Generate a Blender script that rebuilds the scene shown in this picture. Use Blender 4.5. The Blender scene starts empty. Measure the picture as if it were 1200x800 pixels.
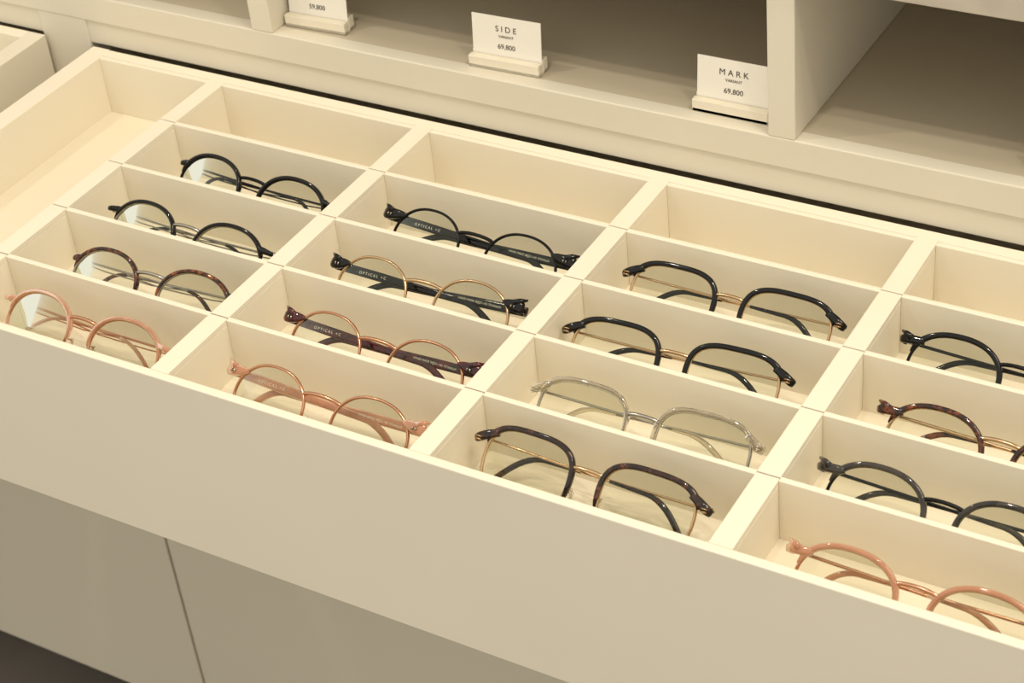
import bpy, math, random
from mathutils import Vector, Matrix
random.seed(4)
scene=bpy.context.scene

# ------------------------------------------------------------------ materials
def new_mat(name):
    m=bpy.data.materials.new(name); m.use_nodes=True
    nt=m.node_tree; b=nt.nodes['Principled BSDF']; return m,nt,b
def srgb(h):
    h=h.lstrip('#'); r=[]
    for i in (0,2,4):
        c=int(h[i:i+2],16)/255; r.append(c/12.92 if c<=.04045 else ((c+.055)/1.055)**2.4)
    return (*r,1)
def plain(name,col,rough=.5,metal=0,spec=.5,var=0.0,scale=20,bump=0,trans=0,coat=0,alpha=1):
    m,nt,b=new_mat(name)
    c=srgb(col)
    b.inputs['Roughness'].default_value=rough; b.inputs['Metallic'].default_value=metal
    b.inputs['Specular IOR Level'].default_value=spec
    b.inputs['Transmission Weight'].default_value=trans; b.inputs['Coat Weight'].default_value=coat
    tc=nt.nodes.new('ShaderNodeTexCoord'); n=nt.nodes.new('ShaderNodeTexNoise'); n.inputs['Scale'].default_value=scale; n.inputs['Detail'].default_value=4
    nt.links.new(tc.outputs['Object'],n.inputs['Vector'])
    r=nt.nodes.new('ShaderNodeValToRGB')
    r.color_ramp.elements[0].position=.3; r.color_ramp.elements[1].position=.7
    r.color_ramp.elements[0].color=(c[0]*(1-var),c[1]*(1-var),c[2]*(1-var*1.2),1)
    r.color_ramp.elements[1].color=(min(1,c[0]*(1+var)),min(1,c[1]*(1+var)),min(1,c[2]*(1+var)),1)
    nt.links.new(n.outputs['Fac'],r.inputs['Fac']); nt.links.new(r.outputs['Color'],b.inputs['Base Color'])
    if bump:
        n2=nt.nodes.new('ShaderNodeTexNoise'); n2.inputs['Scale'].default_value=900; n2.inputs['Detail'].default_value=2
        nt.links.new(tc.outputs['Object'],n2.inputs['Vector'])
        bp=nt.nodes.new('ShaderNodeBump'); bp.inputs['Strength'].default_value=bump; bp.inputs['Distance'].default_value=.0003
        nt.links.new(n2.outputs['Fac'],bp.inputs['Height']); nt.links.new(bp.outputs['Normal'],b.inputs['Normal'])
    return m
def ramp_mat(name,cols,scale,rough=.07,dist=1.5,trans=0,coat=.25,ior=1.5,spec=.5):
    m,nt,b=new_mat(name)
    b.inputs['Roughness'].default_value=rough; b.inputs['Coat Weight'].default_value=coat; b.inputs['Coat Roughness'].default_value=.04
    b.inputs['Transmission Weight'].default_value=trans; b.inputs['IOR'].default_value=ior; b.inputs['Specular IOR Level'].default_value=spec
    tc=nt.nodes.new('ShaderNodeTexCoord'); n=nt.nodes.new('ShaderNodeTexNoise'); n.inputs['Scale'].default_value=scale
    n.inputs['Detail'].default_value=2; n.inputs['Distortion'].default_value=dist
    nt.links.new(tc.outputs['Object'],n.inputs['Vector'])
    r=nt.nodes.new('ShaderNodeValToRGB'); els=r.color_ramp.elements
    cols=sorted(cols)
    for i,(p,c) in enumerate(cols):
        e=els[i] if i<2 else els.new(p)
        e.position=p; e.color=srgb(c)
    nt.links.new(n.outputs['Fac'],r.inputs['Fac']); nt.links.new(r.outputs['Color'],b.inputs['Base Color'])
    return m
CREAM=plain('cream_lacquer','#e9e1ce',.40,var=.015,scale=6,bump=.08)
CREAM2=plain('cream_cabinet','#dfd8c6',.45,var=.015,scale=5,bump=.08)
TRAYF=plain('tray_floor_laminate','#e3dac4',.5,var=.02,scale=8)
SHELF=plain('shelf_taupe_laminate','#c6bba4',.5,var=.04,scale=7)
STONE=plain('pale_stone','#b9b0a2',.4,var=.12,scale=30)
DOORM=plain('door_laminate','#d6cfbc',.5,var=.015,scale=4)
FLOORM=plain('floor_concrete','#6b655e',.7,var=.12,scale=12,bump=.1)
WALLM=plain('wall_paint','#cfc6b2',.7,var=.02,scale=3)
DARK=plain('gap_dark','#6a604e',.8)
CARD=plain('card_paper','#f4efe3',.6,var=.01)
HOLD=plain('card_holder_cream','#ebe3ce',.4,var=.01)
INK=plain('print_ink','#45402f',.7)
WHITEINK=plain('white_print','#e4e4d8',.6)
BLACK=ramp_mat('black_acetate',[(0,'#050505'),(1,'#0a0909')],40,coat=.0,spec=.4)
TORT=ramp_mat('tortoise_acetate',[(.42,'#1c0c07'),(.68,'#8f4f20'),(.50,'#3a180a'),(.58,'#602c12')],170,dist=1.4)
TORTD=ramp_mat('dark_tortoise_acetate',[(.46,'#150906'),(.74,'#6a3a20'),(.60,'#33180c')],150,dist=1.4)
PINK=ramp_mat('pink_acetate',[(.3,'#c48a68'),(.7,'#d6a07c')],50,trans=.4)
WINE=ramp_mat('wine_acetate',[(.35,'#24080c'),(.7,'#5c171c')],90)
CLEAR=ramp_mat('champagne_acetate',[(.3,'#cfc5b0'),(.7,'#e2dac8')],50,trans=.95,rough=.04,ior=1.5)
GREY=ramp_mat('smoke_acetate',[(.3,'#171512'),(.7,'#453d34')],60,trans=.1)
GOLD=plain('gold_metal','#d0b08a',.18,metal=1)
ROSE=plain('rose_gold_metal','#d4a080',.18,metal=1)
SILV=plain('silver_metal','#b2aea4',.18,metal=1)
GUN=plain('black_metal','#141414',.25,metal=.6)
PADM=plain('clear_silicone','#d8cfb8',.15,trans=.85)
def lens_mat():
    m=bpy.data.materials.new('lens_glass'); m.use_nodes=True; nt=m.node_tree; nt.nodes.clear()
    o=nt.nodes.new('ShaderNodeOutputMaterial'); t=nt.nodes.new('ShaderNodeBsdfTransparent'); t.inputs[0].default_value=(.86,.865,.80,1)
    g=nt.nodes.new('ShaderNodeBsdfGlossy'); g.inputs['Roughness'].default_value=.02; g.inputs['Color'].default_value=(.85,.9,.82,1)
    f=nt.nodes.new('ShaderNodeFresnel'); f.inputs['IOR'].default_value=1.40
    mx=nt.nodes.new('ShaderNodeMixShader')
    nt.links.new(f.outputs[0],mx.inputs[0]); nt.links.new(t.outputs[0],mx.inputs[1]); nt.links.new(g.outputs[0],mx.inputs[2]); nt.links.new(mx.outputs[0],o.inputs[0])
    return m
LENS=lens_mat()

# ------------------------------------------------------------------ helpers
def empty(name,loc=(0,0,0)):
    e=bpy.data.objects.new(name,None); e.empty_display_size=.02; e.location=loc
    scene.collection.objects.link(e); return e
def mesh_obj(name,V,F,mat,parent=None,smooth=True):
    me=bpy.data.meshes.new(name); me.from_pydata([tuple(v) for v in V],[],F); me.materials.append(mat)
    me.polygons.foreach_set('use_smooth',[smooth]*len(me.polygons)); me.update()
    o=bpy.data.objects.new(name,me); scene.collection.objects.link(o)
    if parent: o.parent=parent
    return o
def boxes(name,lst,mat,parent=None,bevel=.0006):
    V=[];F=[]
    for x0,x1,y0,y1,z0,z1 in lst:
        n=len(V)
        V+=[(x0,y0,z0),(x1,y0,z0),(x1,y1,z0),(x0,y1,z0),(x0,y0,z1),(x1,y0,z1),(x1,y1,z1),(x0,y1,z1)]
        F+=[tuple(n+i for i in f) for f in ((0,3,2,1),(4,5,6,7),(0,1,5,4),(1,2,6,5),(2,3,7,6),(3,0,4,7))]
    o=mesh_obj(name,V,F,mat,parent,False)
    if bevel:
        b=o.modifiers.new('bevel','BEVEL'); b.width=bevel; b.segments=2; b.limit_method='ANGLE'
    return o
def sweep(V,F,pts,w,h,up=Vector((0,1,0)),closed=False,n=10,p=2.0):
    """tube along pts; w = half size in the plane perpendicular to up, h = half size along up"""
    N=len(pts); base=len(V)
    for i in range(N):
        if closed: t=pts[(i+1)%N]-pts[i-1]
        else: t=pts[min(i+1,N-1)]-pts[max(i-1,0)]
        t.normalize(); s=t.cross(up)
        if s.length<1e-4: s=Vector((1,0,0))
        s.normalize(); u=s.cross(t); u.normalize()
        wi=w[i] if isinstance(w,list) else w; hi=h[i] if isinstance(h,list) else h
        for k in range(n):
            a=2*math.pi*(k+.5)/n; c,sn=math.cos(a),math.sin(a)
            V.append(pts[i]+s*(wi*math.copysign(abs(c)**(2/p),c))+u*(hi*math.copysign(abs(sn)**(2/p),sn)))
    for i in range(N if closed else N-1):
        j=(i+1)%N
        for k in range(n):
            l=(k+1)%n
            F.append((base+i*n+k,base+i*n+l,base+j*n+l,base+j*n+k))
    if not closed:
        F.append(tuple(base+k for k in reversed(range(n)))); F.append(tuple(base+(N-1)*n+k for k in range(n)))
def bez(p0,p1,p2,p3,n=10):
    r=[]
    for i in range(n+1):
        t=i/n; r.append(p0*(1-t)**3+p1*3*t*(1-t)**2+p2*3*t*t*(1-t)+p3*t**3)
    return r
def text(name,body,size,loc,rot,mat,parent,align='CENTER',bold=0):
    c=bpy.data.curves.new(name,'FONT'); c.body=body; c.size=size; c.align_x=align; c.extrude=.00003; c.offset=bold; c.materials.append(mat)
    o=bpy.data.objects.new(name,c); scene.collection.objects.link(o); o.parent=parent; o.location=loc; o.rotation_euler=rot
    return o

# ------------------------------------------------------------------ drawer
XS=[.002,.175,.351,.526,.701]; DY=.0572; RY=[.001+DY*j for j in range(5)]+[.2855]
XL=-.104; XR=.807; TZ=-.040; FZ=-.045
dr=empty('drawer')
boxes('front_panel',[(XL-.016,XR+.016,-.0045,.001,-.135,0)],CREAM,dr,.0008)
boxes('side_left',[(XL-.016,XL,.001,.297,-.12,0)],CREAM,dr)
boxes('side_right',[(XR,XR+.016,.001,.297,-.12,0)],CREAM,dr)
boxes('back_panel',[(XL-.016,XR+.016,.288,.297,-.12,-.0005)],CREAM,dr)
boxes('bottom',[(XL,XR,.001,.288,-.055,FZ)],TRAYF,dr,0)
HW=.0065
bars=[]
for x in XS:
    bars.append((x-HW,x+HW,.001,.288,FZ,-.004))
    for j in range(5):
        y0=RY[j]+(.0008 if j else 0); y1=RY[j+1]-.0002
        if j==4: y1=.288
        bars.append((x-HW,x+HW,y0,y1,-.004,0))
boxes('column_dividers',bars,CREAM,dr,.0004)
rows=[]
for c in range(4):
    for j in range(1,6):
        rows.append((XS[c]+HW,XS[c+1]-HW,RY[j]-.0018,RY[j]+.0018,FZ,-.0003))
rows.append((XL,XS[0]-HW,RY[5]-.0018,RY[5]+.0018,FZ,-.0003))
boxes('row_dividers',rows,CREAM,dr,.0004)
boxes('tray_floors',[(XS[c]+HW,XS[c+1]-HW,RY[j]+.0018 if j else .001,RY[j+1]-.0018,FZ,TZ) for c in range(4) for j in range(5)],TRAYF,dr,0)

nd=empty('drawer')
X1=-.168
boxes('side_right',[(X1-.016,X1,-.045,.298,-.12,0)],CREAM2,nd)
boxes('side_left',[(-1.0,-.984,-.045,.298,-.12,0)],CREAM2,nd)
boxes('front_panel',[(-1.0,X1,-.0505,-.045,-.135,0)],CREAM,nd,.0008)
boxes('bottom',[(-.984,X1-.016,-.045,.294,-.055,FZ)],TRAYF,nd,0)
boxes('back_panel',[(-.984,X1-.016,.288,.298,-.12,0)],CREAM,nd)

# ------------------------------------------------------------------ cabinet
cab=empty('display_cabinet')
CY=.30; BY=.72
boxes('shelf_board',[(-1.1,1.3,CY+.001,BY,.0385,.0400)],SHELF,cab,0)
boxes('shelf_edge',[(-1.1,1.3,CY,CY+.012,.019,.0402)],CREAM2,cab,.0008)
boxes('lower_rail',[(-1.1,1.3,CY+.0018,BY,-.0005,.0385)],CREAM2,cab,.0008)
boxes('stiles',[(-.172,-.126,CY+.0005,CY+.02,-.16,.019),(.84,.875,CY+.002,CY+.02,-.16,.019)],CREAM2,cab)
parts=[(-.345,-.327),(.032,.0495),(.4195,.437),(.807,.8245)]
boxes('partitions',[(a,b,CY,BY,.0402,.42) for a,b in parts],CREAM2,cab,.0008)
boxes('upper_shelf',[(-1.1,1.3,CY-.004,BY,.146,.168)],STONE,cab,.0008)
boxes('back_board',[(-1.1,1.3,BY,BY+.018,-.76,.42)],SHELF,cab,0)
boxes('top_board',[(-1.1,1.3,CY,BY,.42,.44)],CREAM2,cab,.0008)
boxes('carcass',[(-1.1,1.3,CY+.02,BY,-.165,-.150)],CREAM2,cab,0)
boxes('lower_doors',[(-1.1,-.6395,CY,CY+.018,-.7645,-.16),(-.636,-.1895,CY,CY+.018,-.7645,-.16),(-.186,.2605,CY,CY+.018,-.7645,-.16),(.264,.7105,CY,CY+.018,-.7645,-.16),(.714,1.3,CY,CY+.018,-.7645,-.16)],DOORM,cab,.001)
boxes('door_gap_backing',[(-1.1,1.3,CY+.018,CY+.03,-.7645,-.165)],DARK,cab,0)
boxes('toe_kick',[(-1.1,1.3,CY+.05,CY+.065,-.83,-.7645)],DARK,cab,0)

# ------------------------------------------------------------------ room
boxes('floor',[(-3,3.2,-3.2,1.0,-.86,-.83)],FLOORM,None,0)
boxes('wall_back',[(-3,3.2,.80,.90,-.83,1.9)],WALLM,None,0)

# ------------------------------------------------------------------ price cards
def price_card(x0,x1,y,yaw,l1,l2,l3):
    w=(x1-x0); e=empty('price_card',((x0+x1)/2,y,.0402)); e.rotation_euler[2]=yaw
    boxes('holder',[(-w/2,w/2,-.006,-.001,0,.0085),(-w/2,w/2,.0005,.007,0,.010),(-w/2,w/2,-.006,.007,0,.003)],HOLD,e,.0006)
    c=empty('card_tilt',(0,-.0006,.003)); c.parent=e; c.rotation_euler[0]=math.radians(-6)
    boxes('card',[(-w/2+.001,w/2-.0005,0,.0006,0,.0325)],CARD,c,0)
    if l1:
        r=(math.radians(90),0,0)
        text('title_print',l1,.0056,(0,-.0002,.0222),r,INK,c)
        text('subtitle_print',l2,.0027,(0,-.0002,.0180),r,INK,c)
        text('price_print',l3,.0048,(0,-.0002,.0103),r,INK,c)
price_card(.2025,.2545,.316,.03,'S I D E','VARIANT','69,800')
price_card(.3640,.4150,.316,.0,'M A R K','VARIANT','69,800')
price_card(.0515,.1000,.320,.05,'ROUND','VARIANT','59,800')
price_card(.5760,.6270,.316,.0,'FRAME','VARIANT','69,800')

# ------------------------------------------------------------------ eyeglasses
def glasses(kind,L,R,AC,ME,zh=-.012,tilt=45,temple_mat=None,seed=0):
    TM=temple_mat or AC
    if kind=='A': c,a,b,p,k,hz,wt,bz=.0345,.0252,.0205,2.25,.05,.0110,.0013,150
    if kind=='B': c,a,b,p,k,hz,wt,bz=.0348,.0248,.0212,2.2,.04,.0115,.0008,150
    if kind=='C': c,a,b,p,k,hz,wt,bz=.0364,.0268,.0205,3.2,.09,.0110,.0016,161
    if kind=='D': c,a,b,p,k,hz,wt,bz=.0350,.0260,.0208,2.35,.08,.0125,.0015,150
    cx,cy=(L[0]+R[0])/2,(L[1]+R[1])/2; yaw=math.atan2(R[1]-L[1],R[0]-L[0]); th=math.radians(tilt)
    wid=math.hypot(R[0]-L[0],R[1]-L[1]); HXx=wid/2
    e=empty('eyeglasses',(cx,cy-hz*math.sin(th),zh-hz*math.cos(th)))
    e.rotation_euler=(-th,0,yaw); e.rotation_mode='XYZ'
    def pt(s,t,off=0):
        ct,st=math.cos(t),math.sin(t)
        x=(a+off)*math.copysign(abs(ct)**(2/p),ct); z=(b+off)*math.copysign(abs(st)**(2/p),st)
        if z<0: x*=1-k*(-z/b)
        X=c+x
        y=.0016*((X/.07)**2)*2.2      # slight wrap
        return Vector((s*X,y,z))
    AV,AF=[],[]; MV,MF=[],[]; LV,LF=[],[]; TV,TF=[],[]; PV,PF=[],[]; GV,GF=[],[]
    N=84
    for s in (1,-1):
        ring=[pt(s,2*math.pi*i/N) for i in range(N)]
        n0=len(LV); LV.append(Vector((s*c,-.0012,0)))
        for f in (.5,1):
            for q in ring: 
                v=Vector((s*c,0,0)).lerp(q,f); v.y=q.y*f-.0012*(1-f*f); LV.append(v)
        for i in range(N):
            j=(i+1)%N
            LF.append((n0,n0+1+i,n0+1+j)); LF.append((n0+1+i,n0+1+N+i,n0+1+N+j,n0+1+j))
        mr=.0009
        sweep(MV,MF,[v.copy() for v in ring],mr,.0012,closed=True,n=8)
        if kind in 'ACD':
            t0,t1=(12,184) if kind=='A' else ((16,192) if kind=='C' else (16,188))
            M=52; arc=[];W=[];H=[]
            for i in range(M+1):
                f=i/M; t=math.radians(t0+(t1-t0)*f)
                g=min(1,min(f,1-f)*7+.42)
                arc.append(pt(s,t,.0009)); 
                ww=wt*g
                if kind in 'CD': ww*=1.0+.2*math.exp(-((f-.12)/.1)**2)
                W.append(ww); H.append(.0020*min(1,g+.1))
            sweep(AV,AF,arc,W,H,p=3.2,n=12)
            hx=s*HXx
            if kind=='A':
                P0=pt(s,math.radians(32),.0006); P3=Vector((hx,.0032,hz))
                q=bez(P0,P0+Vector((s*.003,0,.0004)),P3+Vector((-s*.002,-.0032,0)),P3,8)
                sweep(AV,AF,q,[.0021-.0005*i/8 for i in range(9)],.0018,p=3,n=12)
            else:
                P0=pt(s,math.radians(42),-.0002); P3=Vector((hx,.0035,hz+(.0005 if kind=='D' else -.0010)))
                q=bez(P0,P0+Vector((s*.004,0,-.0010)),P3+Vector((-s*.002,-.0035,.0008)),P3,8)
                sweep(AV,AF,q,[.0020,.0022,.0024,.0025,.0026,.0026,.0026,.0025,.0022],.0020,p=3.4,n=12)
                if kind=='C':
                    rv=Vector((hx-s*.0025,-.0002,hz-.0006))
                    sweep(MV,MF,[rv+Vector((-.0016,0,.0008)),rv+Vector((.0016,.0003,.0008))],.0005,.0020,n=8)
                    sweep(MV,MF,[rv+Vector((-.0016,0,-.0008)),rv+Vector((.0016,.0003,-.0008))],.0005,.0020,n=8)
                if kind=='D':
                    sweep(AV,AF,[P3+Vector((-s*.006,-.003,.0012)),P3+Vector((-s*.002,-.0022,.0032)),P3+Vector((s*.0012,.0002,.0044))],[.0022,.0018,.0007],[.0018,.0016,.0012],p=3,n=10)
        else:
            hx=s*HXx
            P0=pt(s,math.radians(40),-.0003); P3=Vector((hx,.0035,hz+.001))
            q=bez(P0,P0+Vector((s*.003,0,-.0004)),P3+Vector((-s*.003,-.0035,-.0006)),P3,9)
            sweep(AV,AF,q,[.0010,.0016,.0023,.0028,.0032,.0035,.0037,.0038,.0037,.0032],.0019,p=3.4,n=12)
            sweep(AV,AF,[P3+Vector((-s*.006,-.003,.0018)),P3+Vector((-s*.002,-.0022,.0038)),P3+Vector((s*.0012,.0002,.0052))],[.0020,.0016,.0006],[.0018,.0016,.0012],p=3,n=10)
            for dx in (-.0062,-.0042):
                rv=Vector((hx+s*dx,-.0012,hz+.0006)); sweep(GV,GF,[rv+Vector((0,0,-.0008)),rv+Vector((0,0,.0008))],.0005,.0009,n=6)
        hb=Vector((s*(HXx-.0012),.006,hz)); sweep(MV,MF,[hb+Vector((0,0,-.0018)),hb+Vector((0,0,.0018))],.0011,.0011,up=Vector((0,1,0)),n=8)
        q0=pt(s,math.radians(183),.0006); pc=Vector((s*.0078,.0060,-.0050))
        sweep(MV,MF,bez(q0,q0+Vector((0,.004,.001)),pc+Vector((s*.001,.004,.003)),pc,8),.00045,.00045,n=6)
        n0=len(PV)
        for i in range(7):
            ph=math.pi*i/6
            for j in range(10):
                aa=2*math.pi*j/10
                v=Vector((.0012*math.sin(ph)*math.cos(aa),.0026*math.sin(ph)*math.sin(aa),.0052*math.cos(ph)))
                v=Matrix.Rotation(s*math.radians(18),3,'Y')@v; PV.append(pc+v)
        for i in range(6):
            for j in range(10):
                PF.append((n0+i*10+j,n0+i*10+(j+1)%10,n0+(i+1)*10+(j+1)%10,n0+(i+1)*10+j))
        # temple
        yo=.0085 if s<0 else .0125
        HX=HXx-.0012
        st=Vector((s*HX,.0040,hz)); 
        bendx=-s*(.028+random.uniform(-.006,.006)); tipx=-s*(HX-.004); drop=-.0275 if kind!='A' else -.024
        sl=.003 if kind=='B' else .002
        corner=[st,Vector((s*HX,yo-.002,hz)),Vector((s*(HX-.0006),yo-.0006,hz)),Vector((s*(HX-.002),yo,hz))]
        mid=[Vector((s*(HX-.002)+(bendx-s*(HX-.002))*i/9,yo,hz-sl*i/9)) for i in range(1,10)]
        curve=bez(mid[-1],mid[-1]+Vector((-s*.014,0,-.0006)),Vector((tipx+s*.012,yo,hz+drop*.55)),Vector((tipx,yo+.0005,hz+drop)),12)[1:]
        path=corner+mid+curve; n=len(path)
        if kind=='B':
            W=[.0029 if i<6 else (.0029-.0010*(i-6)/7 if i<13 else .0019+.0005*(i-13)/12) for i in range(n)]
            sweep(TV,TF,path,W,.0012,p=4,n=12)
        else:
            k0=10 if kind!='A' else 12
            sweep(MV,MF,path[:k0+2],.0008 if kind!='D' else .0010,.0006,n=8)
            if kind=='A': sweep(MV,MF,[v+Vector((0,0,-.0030*min(1,i/5)*min(1,(12-i)/3))) for i,v in enumerate(path[:13])],.0005,.0005,n=6)
            tp=path[k0:]; m=len(tp); ww=.0007 if kind!='A' else .0003
            sweep(TV,TF,tp,[.0010+ww*min(1,i/5)for i in range(m)],[.0009+.0002*min(1,i/4) for i in range(m)],p=2.6,n=12)
    i0=pt(-1,math.radians(bz),0); i1=pt(1,math.radians(bz),0)
    rs=.0028 if kind!='C' else .0018
    br=bez(i0,i0+Vector((.004,-.0012,rs)),i1+Vector((-.004,-.0012,rs)),i1,14); sweep(MV,MF,br,.0012,.0011,n=10)
    if AV: mesh_obj('acetate_front',AV,AF,AC,e)
    mesh_obj('metal_frame',MV,MF,ME,e)
    if GV: mesh_obj('rivets',GV,GF,SILV,e)
    mesh_obj('temples',TV,TF,TM,e)
    mesh_obj('lenses',LV,LF,LENS,e)
    mesh_obj('nose_pads',PV,PF,PADM,e)
    if kind=='B':
        r=(math.radians(90),0,0)
        text('temple_print','O P T I C A L   + C',.0024,(-.040,.0071,hz-.0018),r,WHITEINK,e)
        text('temple_print','HAND MADE 50[]21-145 TITANIUM',.0019,(.036,.0071,hz-.0019),r,WHITEINK,e)
    return e
glasses('A',(.023,.034),(.155,.030),PINK,ROSE)
glasses('A',(.036,.085),(.160,.088),TORT,SILV)
glasses('A',(.019,.140),(.153,.137),BLACK,SILV)
glasses('A',(.030,.204),(.155,.198),BLACK,GUN)
glasses('B',(.199,.030),(.335,.027),PINK,ROSE)
glasses('B',(.200,.086),(.336,.084),WINE,ROSE)
glasses('B',(.195,.144),(.329,.147),BLACK,GOLD)
glasses('B',(.195,.204),(.335,.199),BLACK,GUN)
glasses('C',(.363,.037),(.504,.033),TORTD,GOLD)
glasses('C',(.371,.085),(.509,.088),CLEAR,SILV)
glasses('C',(.361,.141),(.501,.147),BLACK,GOLD)
glasses('C',(.367,.205),(.507,.205),BLACK,GOLD)
glasses('D',(.551,.024),(.686,.022),PINK,ROSE)
glasses('D',(.541,.087),(.678,.083),GREY,GUN)
glasses('D',(.552,.143),(.688,.140),TORT,GOLD)
glasses('D',(.541,.206),(.676,.203),BLACK,GUN)

# ------------------------------------------------------------------ light
w=bpy.data.worlds.new('world'); scene.world=w; w.use_nodes=True
bg=w.node_tree.nodes['Background']; bg.inputs[0].default_value=(1.0,.93,.81,1); bg.inputs[1].default_value=.97
def area(name,loc,tgt,size,energy,col,shape='SQUARE'):
    l=bpy.data.lights.new(name,'AREA'); l.size=size; l.energy=energy; l.color=col; l.shape=shape
    o=bpy.data.objects.new(name,l); scene.collection.objects.link(o); o.location=loc
    o.rotation_euler=(Vector(tgt)-Vector(loc)).to_track_quat('-Z','Y').to_euler(); return o
area('ceiling_light_panel',(1.2,.15,1.9),(.3,.15,0),.6,18,(1,.87,.68))
for i,(x,y) in enumerate([(-.6,-.3),(.35,-.45),(1.3,-.3)]):
    area('ceiling_spotlight',(x,y,1.75),(.3,.2,0),.06,5.0,(1,.9,.74),'DISK')

# ------------------------------------------------------------------ camera
P=[2.17831,0.52787,-0.38666]; a=Vector(P); Rm=Matrix.Rotation(a.length,3,a.normalized())
cd=bpy.data.cameras.new('camera'); cam=bpy.data.objects.new('camera',cd); scene.collection.objects.link(cam)
M=Matrix((Rm[0],-Vector(Rm[1]),-Vector(Rm[2]))).transposed().to_4x4(); M.translation=Vector((.83697,-.62556,.65775))
cam.matrix_world=M; cd.sensor_width=36; cd.lens=2274.12*36/1200; cd.clip_start=.05
cd.dof.use_dof=True; cd.dof.focus_distance=1.14; cd.dof.aperture_fstop=20
scene.camera=cam
scene.view_settings.view_transform='Standard'
